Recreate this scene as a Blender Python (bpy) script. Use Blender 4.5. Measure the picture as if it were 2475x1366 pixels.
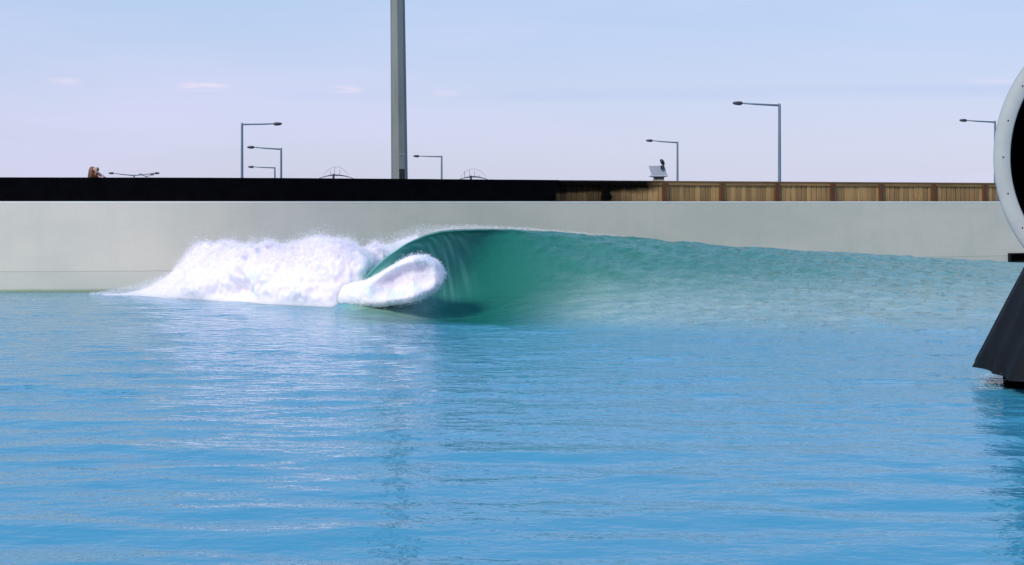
import bpy, bmesh, math, random
import numpy as np
from mathutils import Vector, noise as mnoise

for o in list(bpy.data.objects):
    bpy.data.objects.remove(o)
scene = bpy.context.scene
col = scene.collection
rng = np.random.default_rng(7)
random.seed(7)
R = math.radians

# ------------------------------------------------------------------ camera, sky, sun, exposure
F, EYE, HZ, CX = 4000.0, 2.2, 487.0, 1237.5       # focal length and horizon in photograph pixels, eye height in metres
cam = bpy.data.cameras.new('camera')
cam_o = bpy.data.objects.new('camera', cam)
col.objects.link(cam_o)
cam_o.location = (0, 0, EYE)
cam_o.rotation_euler = (R(90), 0, 0)
cam.sensor_width = 36
cam.lens = 36 * F / 2475
cam.shift_y = -(683 - HZ) / 2475
cam.clip_start = 0.1
cam.clip_end = 8000
scene.camera = cam_o

SUN_DIR = Vector((-0.56, -0.67, 0.59)).normalized()
world = bpy.data.worlds.new('World')
scene.world = world
world.use_nodes = True
wn = world.node_tree
wn.nodes.clear()
sky = wn.nodes.new('ShaderNodeTexSky')
sky.sky_type = 'NISHITA'
sky.sun_disc = False
sky.sun_elevation = math.asin(SUN_DIR.z)
sky.sun_rotation = math.atan2(SUN_DIR.x, SUN_DIR.y) % (2 * math.pi)
sky.air_density = 1.0
sky.dust_density = 0.6
sky.ozone_density = 2.0
veil = wn.nodes.new('ShaderNodeMixRGB')            # thin even lavender cloud veil over the blue
veil.inputs[0].default_value = 0.78
wn.links.new(sky.outputs[0], veil.inputs[1])
# thin pinkish cloud streaks low over the horizon
tc = wn.nodes.new('ShaderNodeTexCoord')
sep = wn.nodes.new('ShaderNodeSeparateXYZ')
wn.links.new(tc.outputs['Generated'], sep.inputs[0])
def wmath(op, a, b=None, c=None):
    n = wn.nodes.new('ShaderNodeMath'); n.operation = op
    for i, v in enumerate((a, b, c)):
        if v is None: continue
        if isinstance(v, (int, float)): n.inputs[i].default_value = v
        else: wn.links.new(v, n.inputs[i])
    return n.outputs[0]
def wcloud(scale, lo, hi, seed, detail=5):
    mp = wn.nodes.new('ShaderNodeMapping')
    mp.inputs['Scale'].default_value = scale
    mp.inputs['Location'].default_value = (seed, seed * 2, seed * 3)
    wn.links.new(tc.outputs['Generated'], mp.inputs[0])
    nz = wn.nodes.new('ShaderNodeTexNoise'); nz.inputs['Scale'].default_value = 1; nz.inputs['Detail'].default_value = detail
    wn.links.new(mp.outputs[0], nz.inputs['Vector'])
    mr = wn.nodes.new('ShaderNodeMapRange'); mr.inputs['From Min'].default_value = lo; mr.inputs['From Max'].default_value = hi
    mr.interpolation_type = 'SMOOTHSTEP'
    wn.links.new(nz.outputs[0], mr.inputs[0])
    return mr.outputs[0]
def wband(zc, half):
    d = wmath('ABSOLUTE', wmath('SUBTRACT', sep.outputs[2], zc))
    mr = wn.nodes.new('ShaderNodeMapRange'); mr.interpolation_type = 'SMOOTHSTEP'
    mr.inputs['From Min'].default_value = half; mr.inputs['From Max'].default_value = half * 0.2
    wn.links.new(d, mr.inputs[0])
    return mr.outputs[0]
def wmix(fac, a, colour):
    m = wn.nodes.new('ShaderNodeMixRGB')
    wn.links.new(fac, m.inputs[0]); wn.links.new(a, m.inputs[1]); m.inputs[2].default_value = colour
    return m.outputs[0]
ramp = wn.nodes.new('ShaderNodeValToRGB')          # lavender haze at the horizon turning to clear blue overhead
el = ramp.color_ramp.elements
el[0].position = 0.0; el[0].color = (0.67, 0.69, 0.94, 1)
el[1].position = 1.0; el[1].color = (0.20, 0.44, 0.98, 1)
for p_, c_ in ((0.05, (0.655, 0.70, 0.98)), (0.12, (0.53, 0.68, 0.99)), (0.30, (0.37, 0.62, 1.06)), (0.55, (0.26, 0.51, 1.02))):
    e_ = el.new(p_); e_.color = (*c_, 1)
wn.links.new(sep.outputs[2], ramp.inputs[0])
rs = wn.nodes.new('ShaderNodeVectorMath'); rs.operation = 'SCALE'; rs.inputs['Scale'].default_value = 8.5
wn.links.new(ramp.outputs[0], rs.inputs[0]); wn.links.new(rs.outputs[0], veil.inputs[2])
c = veil.outputs[0]
c = wmix(wmath('MULTIPLY', wcloud((3.0, 3.0, 26), 0.42, 0.72, 3.1), 0.34), c, (6.6, 6.5, 9.0, 1))
c = wmix(wmath('MULTIPLY', wmath('MULTIPLY', wband(0.0645, 0.006), wcloud((3, 3, 30), 0.38, 0.6, 1.2)), 0.55), c, (4.6, 5.6, 8.0, 1))
az = wmath('DIVIDE', sep.outputs[0], wmath('MAXIMUM', sep.outputs[1], 0.05))
patch = None
for a_, w_, z_, k_ in ((-0.187, 0.021, 0.0680, 1.0), (-0.272, 0.014, 0.0695, 0.5), (-0.100, 0.012, 0.0672, 0.6), (-0.04, 0.012, 0.0655, 0.3), (-0.34, 0.02, 0.068, 0.35), (0.30, 0.03, 0.07, 0.3)):
    d = wmath('ABSOLUTE', wmath('SUBTRACT', az, a_))
    mr = wn.nodes.new('ShaderNodeMapRange'); mr.interpolation_type = 'SMOOTHSTEP'
    mr.inputs['From Min'].default_value = w_; mr.inputs['From Max'].default_value = w_ * 0.3
    wn.links.new(d, mr.inputs[0])
    v = wmath('MULTIPLY', wmath('MULTIPLY', mr.outputs[0], wband(z_, 0.0034)), k_)
    patch = v if patch is None else wmath('MAXIMUM', patch, v)
c = wmix(wmath('MULTIPLY', wmath('MULTIPLY', patch, wcloud((40, 40, 260), 0.36, 0.60, 8.6)), 0.85), c, (8.0, 6.9, 8.4, 1))
bg = wn.nodes.new('ShaderNodeBackground'); bg.inputs[1].default_value = 0.1
wo = wn.nodes.new('ShaderNodeOutputWorld')
wn.links.new(c, bg.inputs[0]); wn.links.new(bg.outputs[0], wo.inputs[0])

sun = bpy.data.lights.new('sun', 'SUN')
sun.energy = 2.8
sun.angle = R(12.0)
sun.color = (1.0, 0.91, 0.81)
sun_o = bpy.data.objects.new('sun', sun)
col.objects.link(sun_o)
sun_o.rotation_euler = (-SUN_DIR).to_track_quat('-Z', 'Y').to_euler()
sun_o.location = (-30, -20, 40)

scene.view_settings.view_transform = 'Standard'
scene.view_settings.look = 'None'
scene.view_settings.gamma = 1
scene.view_settings.use_curve_mapping = False
scene.view_settings.exposure = 0.15

# ------------------------------------------------------------------ helpers
def pix(px, py, Y):
    """the point at distance Y seen at photograph pixel (px, py)"""
    return Vector(((px - CX) / F * Y, Y, EYE - (py - HZ) / F * Y))

def tag(o, label=None, cat=None, group=None, kind=None):
    if label: o['label'] = label
    if cat: o['category'] = cat
    if group: o['group'] = group
    if kind: o['kind'] = kind
    return o

def empty(name, loc, rotz=0):
    o = bpy.data.objects.new(name, None)
    o.location = loc; o.rotation_euler = (0, 0, rotz)
    o.empty_display_size = 0.2
    col.objects.link(o)
    return o

def mesh_obj(name, verts, faces, mat, parent=None, smooth=False, local=True):
    """one mesh object; local=False: the vertices are world positions, moved into the parent's frame"""
    me = bpy.data.meshes.new(name)
    if parent is not None and not local:
        a = R(0); off = Vector(parent.location)
        verts = [Vector(v) - off for v in verts]
    me.from_pydata([tuple(v) for v in verts], [], faces)
    me.materials.append(mat)
    me.validate()
    if smooth:
        me.polygons.foreach_set('use_smooth', [True] * len(me.polygons))
    o = bpy.data.objects.new(name, me)
    col.objects.link(o)
    if parent is not None: o.parent = parent
    return o

def np_mesh(name, V, Q, mat, normals=None, smooth=True, attrs=None):
    me = bpy.data.meshes.new(name)
    k = Q.shape[1]
    me.vertices.add(len(V)); me.vertices.foreach_set('co', V.astype(np.float32).ravel())
    me.loops.add(Q.size); me.loops.foreach_set('vertex_index', Q.astype(np.int32).ravel())
    me.polygons.add(len(Q)); me.polygons.foreach_set('loop_start', np.arange(0, Q.size, k, dtype=np.int32))
    me.update(calc_edges=True)
    me.polygons.foreach_set('use_smooth', np.full(len(Q), smooth))
    me.materials.append(mat)
    for an, av in (attrs or {}).items():
        at = me.attributes.new(an, 'FLOAT', 'POINT')
        at.data.foreach_set('value', av.astype(np.float32))
    if normals is not None:
        me.normals_split_custom_set_from_vertices(normals.astype(np.float32).tolist())
    o = bpy.data.objects.new(name, me)
    col.objects.link(o)
    return o

class MB:
    """collects boxes, tubes and prisms into one mesh"""
    def __init__(self): self.v = []; self.f = []
    def add(self, vs, fs):
        n = len(self.v); self.v += [tuple(p) for p in vs]; self.f += [tuple(i + n for i in q) for q in fs]
    def box(self, c, s, ax=None):
        ex, ey, ez = ax or (Vector((1, 0, 0)), Vector((0, 1, 0)), Vector((0, 0, 1)))
        c = Vector(c); h = [k / 2 for k in s]
        vs = [c + ex * (a * h[0]) + ey * (b * h[1]) + ez * (d * h[2]) for a in (-1, 1) for b in (-1, 1) for d in (-1, 1)]
        self.add(vs, [(0, 1, 3, 2), (4, 6, 7, 5), (0, 4, 5, 1), (2, 3, 7, 6), (0, 2, 6, 4), (1, 5, 7, 3)])
    def bevel_box(self, c, s, b=0.006, ax=None):
        bm = bmesh.new()
        bmesh.ops.create_cube(bm, size=1)
        for v in bm.verts: v.co = Vector((v.co.x * s[0], v.co.y * s[1], v.co.z * s[2]))
        bmesh.ops.bevel(bm, geom=list(bm.edges), offset=b, segments=1, affect='EDGES')
        bm.verts.index_update()
        ex, ey, ez = ax or (Vector((1, 0, 0)), Vector((0, 1, 0)), Vector((0, 0, 1)))
        c = Vector(c)
        vs = [c + ex * v.co.x + ey * v.co.y + ez * v.co.z for v in bm.verts]
        fs = [tuple(v.index for v in f.verts) for f in bm.faces]
        bm.free(); self.add(vs, fs)
    def tube(self, pts, rad, n=10, caps=True):
        pts = [Vector(p) for p in pts]
        if not hasattr(rad, '__len__'): rad = [rad] * len(pts)
        vs = []; fs = []
        for i, p in enumerate(pts):
            t = (pts[min(i + 1, len(pts) - 1)] - pts[max(i - 1, 0)]).normalized()
            up = Vector((0, 1, 0)) if abs(t.y) < 0.9 else Vector((1, 0, 0))
            a = t.cross(up).normalized(); b = t.cross(a).normalized()
            for k in range(n):
                th = 2 * math.pi * k / n
                vs.append(p + a * (rad[i] * math.cos(th)) + b * (rad[i] * math.sin(th)))
        for i in range(len(pts) - 1):
            for k in range(n):
                k2 = (k + 1) % n
                fs.append((i * n + k, i * n + k2, (i + 1) * n + k2, (i + 1) * n + k))
        if caps:
            fs.append(tuple(range(n - 1, -1, -1))); fs.append(tuple(range((len(pts) - 1) * n, len(pts) * n)))
        self.add(vs, fs)
    def build(self, name, mat, parent=None, smooth=False, local=True):
        return mesh_obj(name, self.v, self.f, mat, parent, smooth, local)

def material(name, colour, rough=0.6, metal=0.0, spec=0.5):
    m = bpy.data.materials.new(name); m.use_nodes = True
    b = m.node_tree.nodes['Principled BSDF']
    b.inputs['Base Color'].default_value = (*colour, 1)
    b.inputs['Roughness'].default_value = rough
    b.inputs['Metallic'].default_value = metal
    b.inputs['Specular IOR Level'].default_value = spec
    return m, m.node_tree, b

def N(nt, kind, **kw):
    n = nt.nodes.new(kind)
    for k, v in kw.items():
        if k in n.inputs: n.inputs[k].default_value = v
        else: setattr(n, k, v)
    return n

def varied(name, c1, c2, scale=(1, 1, 1), rough=0.7, metal=0.0, detail=6, bump=0.0, lo=0.3, hi=0.7, per_object=0.0, spec=0.5, coords='Object'):
    """two-tone mottled material with optional relief and a brightness shift per object"""
    m, nt, b = material(name, c1, rough, metal, spec)
    t = N(nt, 'ShaderNodeTexCoord'); mp = N(nt, 'ShaderNodeMapping'); mp.inputs['Scale'].default_value = scale
    nt.links.new(t.outputs[coords], mp.inputs[0])
    nz = N(nt, 'ShaderNodeTexNoise', Scale=1.0, Detail=detail, Roughness=0.62)
    nt.links.new(mp.outputs[0], nz.inputs['Vector'])
    if per_object:
        oi = N(nt, 'ShaderNodeObjectInfo')
        ad = N(nt, 'ShaderNodeVectorMath', operation='ADD')
        sc = N(nt, 'ShaderNodeVectorMath', operation='SCALE'); sc.inputs[0].default_value = (37, 11, 53)
        nt.links.new(oi.outputs['Random'], sc.inputs['Scale'])
        nt.links.new(mp.outputs[0], ad.inputs[0]); nt.links.new(sc.outputs[0], ad.inputs[1])
        nt.links.new(ad.outputs[0], nz.inputs['Vector'])
    mr = N(nt, 'ShaderNodeMapRange'); mr.inputs['From Min'].default_value = lo; mr.inputs['From Max'].default_value = hi
    nt.links.new(nz.outputs[0], mr.inputs[0])
    mx = N(nt, 'ShaderNodeMixRGB'); mx.inputs[1].default_value = (*c1, 1); mx.inputs[2].default_value = (*c2, 1)
    nt.links.new(mr.outputs[0], mx.inputs[0])
    out = mx.outputs[0]
    if per_object:
        hs = N(nt, 'ShaderNodeHueSaturation')
        m2 = N(nt, 'ShaderNodeMapRange'); m2.inputs['To Min'].default_value = 1 - per_object; m2.inputs['To Max'].default_value = 1 + per_object
        nt.links.new(oi.outputs['Random'], m2.inputs[0]); nt.links.new(m2.outputs[0], hs.inputs['Value'])
        nt.links.new(out, hs.inputs['Color']); out = hs.outputs[0]
    nt.links.new(out, b.inputs['Base Color'])
    if bump:
        bp = N(nt, 'ShaderNodeBump', Strength=1.0, Distance=bump)
        nt.links.new(nz.outputs[0], bp.inputs['Height']); nt.links.new(bp.outputs[0], b.inputs['Normal'])
    return m

# ------------------------------------------------------------------ materials
M = {}
M['galv'] = varied('galvanised_steel', (0.13, 0.155, 0.15), (0.20, 0.225, 0.215), (2.6, 2.6, 0.35), 0.6, 0.1, bump=0.0)
M['galv_line'] = varied('weld_steel', (0.34, 0.38, 0.38), (0.4, 0.44, 0.44), (4, 4, 4), 0.45, 0.5)
M['hatch'] = varied('black_opening', (0.004, 0.006, 0.007), (0.012, 0.016, 0.018), (3, 3, 3), 0.7)
M['lamp_metal'] = varied('lamp_column_steel', (0.10, 0.16, 0.22), (0.16, 0.22, 0.28), (2, 2, 0.5), 0.55, 0.3)
M['lamp_dark'] = varied('lamp_housing', (0.015, 0.02, 0.035), (0.03, 0.04, 0.06), (3, 3, 3), 0.5)
M['plank'] = varied('fence_timber', (0.37, 0.235, 0.095), (0.19, 0.11, 0.04), (14, 14, 1.1), 0.85, bump=0.004, per_object=0.30, lo=0.35, hi=0.8)
M['rail'] = varied('fence_rail_timber', (0.26, 0.155, 0.06), (0.13, 0.075, 0.03), (1.2, 1.2, 14), 0.85, bump=0.003, per_object=0.12, lo=0.35, hi=0.8)
M['post'] = varied('fence_post_timber', (0.125, 0.050, 0.019), (0.075, 0.028, 0.012), (12, 12, 1.2), 0.85, bump=0.004, per_object=0.2)
M['grey_board'] = varied('weathered_board', (0.20, 0.20, 0.20), (0.11, 0.11, 0.115), (9, 9, 1), 0.85)
M['cloth'] = varied('black_cloth', (0.0020, 0.0020, 0.0025), (0.0035, 0.0035, 0.005), (3, 3, 3), 1.0, spec=0.0)
M['coping'] = varied('coping_white', (0.80, 0.77, 0.71), (0.70, 0.68, 0.63), (1.2, 1.2, 3), 0.8)
M['ring'] = varied('ring_paint', (0.40, 0.42, 0.41), (0.33, 0.355, 0.35), (2.3, 2.3, 2.3), 0.55, detail=9, bump=0.002)
M['bolt'] = varied('bolt_metal', (0.05, 0.035, 0.03), (0.03, 0.025, 0.02), (5, 5, 5), 0.5, 0.6)
M['void'] = varied('black_matt_lining', (0.0015, 0.0015, 0.0015), (0.003, 0.003, 0.003), (2, 2, 2), 1.0, spec=0.0)
M['tarp'] = varied('dark_tarpaulin', (0.010, 0.013, 0.015), (0.005, 0.006, 0.008), (3, 3, 0.6), 0.7, bump=0.01, spec=0.12)
M['panel'] = varied('box_panel_grey', (0.30, 0.32, 0.36), (0.24, 0.26, 0.30), (60, 4, 4), 0.6)
M['panel_edge'] = varied('box_edge_grey', (0.46, 0.5, 0.55), (0.40, 0.43, 0.48), (6, 6, 6), 0.5)
M['panel_dark'] = varied('box_base_dark', (0.07, 0.08, 0.095), (0.05, 0.055, 0.065), (6, 6, 6), 0.6)
M['stone'] = varied('pale_plinth', (0.42, 0.40, 0.36), (0.32, 0.31, 0.28), (6, 6, 6), 0.8)
M['feather'] = varied('black_feathers', (0.004, 0.004, 0.007), (0.009, 0.009, 0.014), (30, 30, 12), 0.5)
M['skin'] = varied('skin', (0.66, 0.40, 0.32), (0.60, 0.34, 0.26), (12, 12, 12), 0.5)
M['hair'] = varied('auburn_hair', (0.20, 0.075, 0.03), (0.055, 0.018, 0.009), (60, 60, 8), 0.45, lo=0.35, hi=0.65)
M['top'] = varied('dark_top', (0.012, 0.012, 0.016), (0.02, 0.02, 0.028), (8, 8, 8), 0.8)
M['ground'] = varied('ground_gravel', (0.16, 0.155, 0.14), (0.10, 0.105, 0.085), (0.3, 0.3, 0.3), 0.95, detail=10)
M['deck'] = varied('deck_concrete', (0.32, 0.31, 0.29), (0.24, 0.235, 0.22), (0.8, 0.8, 0.8), 0.9, detail=8)

def blacken(m):
    """blackens the palings next to the cloth, most along the top and the first post"""
    nt = m.node_tree; b = nt.nodes['Principled BSDF']
    src = b.inputs['Base Color'].links[0].from_socket
    g = N(nt, 'ShaderNodeNewGeometry'); s = N(nt, 'ShaderNodeSeparateXYZ'); nt.links.new(g.outputs['Position'], s.inputs[0])
    nz = N(nt, 'ShaderNodeTexNoise', Scale=3.2, Detail=5, Roughness=0.6); nt.links.new(g.outputs['Position'], nz.inputs['Vector'])
    def mth(op, a, bb):
        n = N(nt, 'ShaderNodeMath', operation=op)
        for i, v in enumerate((a, bb)):
            if isinstance(v, (int, float)): n.inputs[i].default_value = v
            else: nt.links.new(v, n.inputs[i])
        return n.outputs[0]
    def rng_(v, a, bb):
        mr = N(nt, 'ShaderNodeMapRange', interpolation_type='SMOOTHSTEP')
        mr.inputs['From Min'].default_value = a; mr.inputs['From Max'].default_value = bb
        nt.links.new(v, mr.inputs[0]); return mr.outputs[0]
    wob = mth('MULTIPLY', mth('SUBTRACT', nz.outputs[0], 0.5), 0.5)
    x = mth('ADD', s.outputs[0], wob); z = mth('ADD', s.outputs[2], mth('MULTIPLY', wob, 0.45))
    top = mth('MULTIPLY', rng_(mth('SUBTRACT', z, mth('MULTIPLY', x, 0.055)), 2.16, 2.40), rng_(x, 4.45, 3.75))
    whole = rng_(x, 1.45, 1.1)
    strip = mth('MULTIPLY', rng_(x, 2.38, 2.5), rng_(x, 2.85, 2.7))
    f = mth('MAXIMUM', mth('MAXIMUM', top, whole), strip)
    dim = mth('MAXIMUM', mth('MULTIPLY', f, 0.985), mth('MULTIPLY', rng_(x, 3.9, 2.4), 0.7))
    mx = N(nt, 'ShaderNodeMixRGB'); nt.links.new(dim, mx.inputs[0]); nt.links.new(src, mx.inputs[1]); mx.inputs[2].default_value = (0.003, 0.003, 0.003, 1)
    nt.links.new(mx.outputs[0], b.inputs['Base Color'])
    nt.links.new(mth('MULTIPLY', mth('SUBTRACT', 1.0, dim), 0.4), b.inputs['Specular IOR Level'])
for k_ in ('plank', 'rail', 'post'): blacken(M[k_])

def make_wall_material():
    m, nt, b = material('pool_wall_render', (0.5, 0.5, 0.48), 0.75, spec=0.3)
    g = N(nt, 'ShaderNodeNewGeometry'); s = N(nt, 'ShaderNodeSeparateXYZ')
    nt.links.new(g.outputs['Position'], s.inputs[0])
    def noise(scale, detail=5, rough=0.6):
        mp = N(nt, 'ShaderNodeMapping'); mp.inputs['Scale'].default_value = scale
        nt.links.new(g.outputs['Position'], mp.inputs[0])
        nz = N(nt, 'ShaderNodeTexNoise', Scale=1.0, Detail=detail, Roughness=rough)
        nt.links.new(mp.outputs[0], nz.inputs['Vector']); return nz.outputs[0]
    def rng_(v, a, bb, c=0.0, d=1.0):
        mr = N(nt, 'ShaderNodeMapRange', interpolation_type='SMOOTHSTEP')
        mr.inputs['From Min'].default_value = a; mr.inputs['From Max'].default_value = bb
        mr.inputs['To Min'].default_value = c; mr.inputs['To Max'].default_value = d
        nt.links.new(v, mr.inputs[0]); return mr.outputs[0]
    def mix(f, a, bcol):
        x = N(nt, 'ShaderNodeMixRGB')
        nt.links.new(f, x.inputs[0])
        if isinstance(a, tuple): x.inputs[1].default_value = a
        else: nt.links.new(a, x.inputs[1])
        x.inputs[2].default_value = bcol
        return x.outputs[0]
    def mth(op, a, bb):
        n = N(nt, 'ShaderNodeMath', operation=op)
        for i, v in enumerate((a, bb)):
            if isinstance(v, (int, float)): n.inputs[i].default_value = v
            else: nt.links.new(v, n.inputs[i])
        return n.outputs[0]
    c = mix(rng_(noise((0.22, 0.22, 0.5), 4), 0.35, 0.68), (0.67, 0.61, 0.505, 1), (0.575, 0.55, 0.455, 1))
    c = mix(mth('MULTIPLY', rng_(noise((2.2, 2.2, 0.35), 7), 0.45, 0.75), 0.14), c, (0.42, 0.43, 0.40, 1))
    c = mix(mth('MULTIPLY', rng_(noise((55, 55, 55), 2), 0.35, 0.7), 0.12), c, (0.34, 0.36, 0.34, 1))
    # tide line and algae at the foot of the wall
    zz = mth('ADD', s.outputs[2], mth('MULTIPLY', mth('SUBTRACT', noise((0.7, 0.7, 0.7), 3), 0.5), 0.05))
    line = mth('SUBTRACT', 1.0, rng_(mth('ABSOLUTE', mth('SUBTRACT', zz, 0.5), 0), 0.0, 0.022))
    c = mix(mth('MULTIPLY', line, 0.55), c, (0.30, 0.31, 0.25, 1))
    c = mix(mth('MULTIPLY', rng_(zz, 0.52, 0.46), 0.16), c, (0.40, 0.42, 0.36, 1))
    c = mix(rng_(zz, 0.10, 0.01), c, (0.24, 0.29, 0.19, 1))
    nt.links.new(c, b.inputs['Base Color'])
    bp = N(nt, 'ShaderNodeBump', Strength=0.5, Distance=0.008)
    nt.links.new(noise((24, 24, 24), 5), bp.inputs['Height']); nt.links.new(bp.outputs[0], b.inputs['Normal'])
    return m
M['wall'] = make_wall_material()

def make_water_material():
    m, nt, b = material('pool_water', (0.03, 0.2, 0.2), 0.06)
    b.inputs['IOR'].default_value = 1.33; b.inputs['Specular IOR Level'].default_value = 0.17
    g = N(nt, 'ShaderNodeNewGeometry')
    def noise(scale, detail=4, rough=0.55, rot=0.0, dist=0.0):
        mp = N(nt, 'ShaderNodeMapping'); mp.inputs['Scale'].default_value = scale
        mp.inputs['Rotation'].default_value = (0, 0, rot)
        nt.links.new(g.outputs['Position'], mp.inputs[0])
        nz = N(nt, 'ShaderNodeTexNoise', Scale=1.0, Detail=detail, Roughness=rough, Distortion=dist)
        nt.links.new(mp.outputs[0], nz.inputs['Vector']); return nz.outputs[0]
    def attr(n):
        a = N(nt, 'ShaderNodeAttribute', attribute_name=n); return a.outputs['Fac']
    def mth(op, a, bb):
        n = N(nt, 'ShaderNodeMath', operation=op)
        for i, v in enumerate((a, bb)):
            if isinstance(v, (int, float)): n.inputs[i].default_value = v
            else: nt.links.new(v, n.inputs[i])
        return n.outputs[0]
    def rng_(v, a, bb, c=0.0, d=1.0):
        mr = N(nt, 'ShaderNodeMapRange', interpolation_type='SMOOTHSTEP')
        mr.inputs['From Min'].default_value = a; mr.inputs['From Max'].default_value = bb
        mr.inputs['To Min'].default_value = c; mr.inputs['To Max'].default_value = d
        nt.links.new(v, mr.inputs[0]); return mr.outputs[0]
    def mix(f, a, bcol):
        x = N(nt, 'ShaderNodeMixRGB')
        for i, v in enumerate((f, a, bcol)):
            if isinstance(v, tuple): x.inputs[i].default_value = v
            else: nt.links.new(v, x.inputs[i])
        return x.outputs[0]
    # standing water is tinted blue, the water heaped up in the wave green
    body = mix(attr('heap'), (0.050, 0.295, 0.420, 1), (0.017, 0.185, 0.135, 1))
    # pale reflections of sky and foam painted into the foot of the wave
    body = mix(mth('MULTIPLY', attr('refl_tint'), rng_(noise((1.2, 3.5, 3.5), 6, 0.65, 0.35), 0.25, 0.75, 0.35, 1.0)), body, (0.34, 0.46, 0.41, 1))
    body = mix(attr('hollow_shade'), body, (0.010, 0.130, 0.096, 1))  # shade of the hollow beside the roll put into the colour
    # aerated streaks up the face; the thin lip's light is painted in too
    streak = mth('MULTIPLY', attr('lip'), rng_(attr('streak'), 0.35, 0.9, 0.35, 1.0))
    body = mix(mth('MULTIPLY', streak, 0.92), body, (0.24, 0.60, 0.50, 1))
    fo = rng_(mth('ADD', attr('foam'), mth('MULTIPLY', mth('SUBTRACT', noise((9, 9, 9), 6, 0.7), 0.5), 1.3)), 0.5, 0.75)
    body = mix(fo, body, (0.85, 0.87, 0.88, 1))
    nt.links.new(body, b.inputs['Base Color'])
    nt.links.new(rng_(fo, 0, 1, 0.03, 0.6), b.inputs['Roughness'])
    nt.links.new(mth('ADD', 0.20, mth('MULTIPLY', attr('chop'), 0.06)), b.inputs['Specular IOR Level'])
    # fine ripples; the rough sides of the wave carry more
    h1 = mth('MULTIPLY', noise((3.2, 4.8, 4.8), 3, 0.5, 0.10), 0.022)
    h2 = mth('MULTIPLY', noise((8, 15, 15), 2, 0.5, -0.1), 0.004)
    h = mth('ADD', h1, h2)
    ch = mth('MULTIPLY', noise((4.5, 6.5, 6.5), 4, 0.6, -0.34, 0.3), 0.075)
    h = mth('ADD', mth('MULTIPLY', h, attr('calm')), mth('MULTIPLY', ch, attr('chop')))
    bp = N(nt, 'ShaderNodeBump', Strength=1.0, Distance=1.0)
    nt.links.new(h, bp.inputs['Height']); nt.links.new(bp.outputs[0], b.inputs['Normal'])
    # thin water lets light through from behind
    tr = N(nt, 'ShaderNodeBsdfTranslucent'); tr.inputs[0].default_value = (0.34, 0.88, 0.72, 1)
    nt.links.new(bp.outputs[0], tr.inputs['Normal'])
    mxs = N(nt, 'ShaderNodeMixShader')
    nt.links.new(mth('MULTIPLY', attr('lip'), 0.2), mxs.inputs[0])
    nt.links.new(b.outputs[0], mxs.inputs[1]); nt.links.new(tr.outputs[0], mxs.inputs[2])
    nt.links.new(mxs.outputs[0], nt.nodes['Material Output'].inputs['Surface'])
    return m
M['water'] = make_water_material()

def make_foam_material(name, scale, lo, hi, amount, tint):
    m, nt, b = material(name, (0.93, 0.92, 0.94), 0.9, spec=0.15)
    g = N(nt, 'ShaderNodeNewGeometry')
    nz = N(nt, 'ShaderNodeTexNoise', Scale=14.0, Detail=7, Roughness=0.7)
    nt.links.new(g.outputs['Position'], nz.inputs['Vector'])
    n2 = N(nt, 'ShaderNodeTexNoise', Scale=scale, Detail=6, Roughness=0.6)
    nt.links.new(g.outputs['Position'], n2.inputs['Vector'])
    mr = N(nt, 'ShaderNodeMapRange', interpolation_type='SMOOTHSTEP'); mr.inputs['From Min'].default_value = lo; mr.inputs['From Max'].default_value = hi
    mr.inputs['To Max'].default_value = amount
    nt.links.new(n2.outputs[0], mr.inputs[0])
    mx = N(nt, 'ShaderNodeMixRGB'); mx.inputs[1].default_value = (0.87, 0.79, 0.85, 1); mx.inputs[2].default_value = (*tint, 1)
    nt.links.new(mr.outputs[0], mx.inputs[0]); nt.links.new(mx.outputs[0], b.inputs['Base Color'])
    b.inputs['Subsurface Weight'].default_value = 1.0
    b.inputs['Subsurface Radius'].default_value = (1, 1, 1)
    b.inputs['Subsurface Scale'].default_value = 0.16
    bp = N(nt, 'ShaderNodeBump', Strength=0.6, Distance=0.03)
    nt.links.new(nz.outputs[0], bp.inputs['Height']); nt.links.new(bp.outputs[0], b.inputs['Normal'])
    return m
M['foam'] = make_foam_material('white_foam', 1.5, 0.52, 0.72, 0.6, (0.66, 0.74, 0.79))
M['foam_shade'] = make_foam_material('shaded_foam', 2.2, 0.44, 0.62, 0.55, (0.58, 0.73, 0.77))  # foam copy with the roll's bluish inner shade mottled into its colour
M['drop'], _nt, _b = material('spray_drops', (0.96, 0.92, 0.955), 0.5)

# ------------------------------------------------------------------ line of the wall (it bends slowly away to the right)
_wp = np.array([-6000, -2000, 0, 600, 1250, 1550, 2400, 3000, 3600, 4200])
_wh = np.array([58, 58, 58, 57, 52.3, 50.2, 45, 41.4, 37.8, 34.2])
def smooth_interp(x, xp, fp, sigma):
    xs = np.arange(xp[0], xp[-1] + 1, 5.0)
    f = np.interp(xs, xp, fp)
    k = int(3 * sigma / 5) + 1
    w = np.exp(-0.5 * (np.arange(-k, k + 1) * 5 / sigma) ** 2); w /= w.sum()
    f2 = np.convolve(np.pad(f, k, mode='reflect', reflect_type='odd'), w, mode='valid')
    return np.interp(x, xs, f2)
def wall_Y(px): return 40.0 * 58 / smooth_interp(px, _wp, _wh, 160)
_px = np.arange(-2600, 4100, 20.0)
_Y = wall_Y(_px)
WL = np.stack([(_px - CX) / F * _Y, _Y], 1)                    # plan of the wall's face
_t = np.gradient(WL, axis=0); _t /= np.linalg.norm(_t, axis=1)[:, None]
WN = np.stack([-_t[:, 1], _t[:, 0]], 1)                        # points away from the pool
WS = np.concatenate([[0], np.cumsum(np.linalg.norm(np.diff(WL, axis=0), axis=1))])
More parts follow.
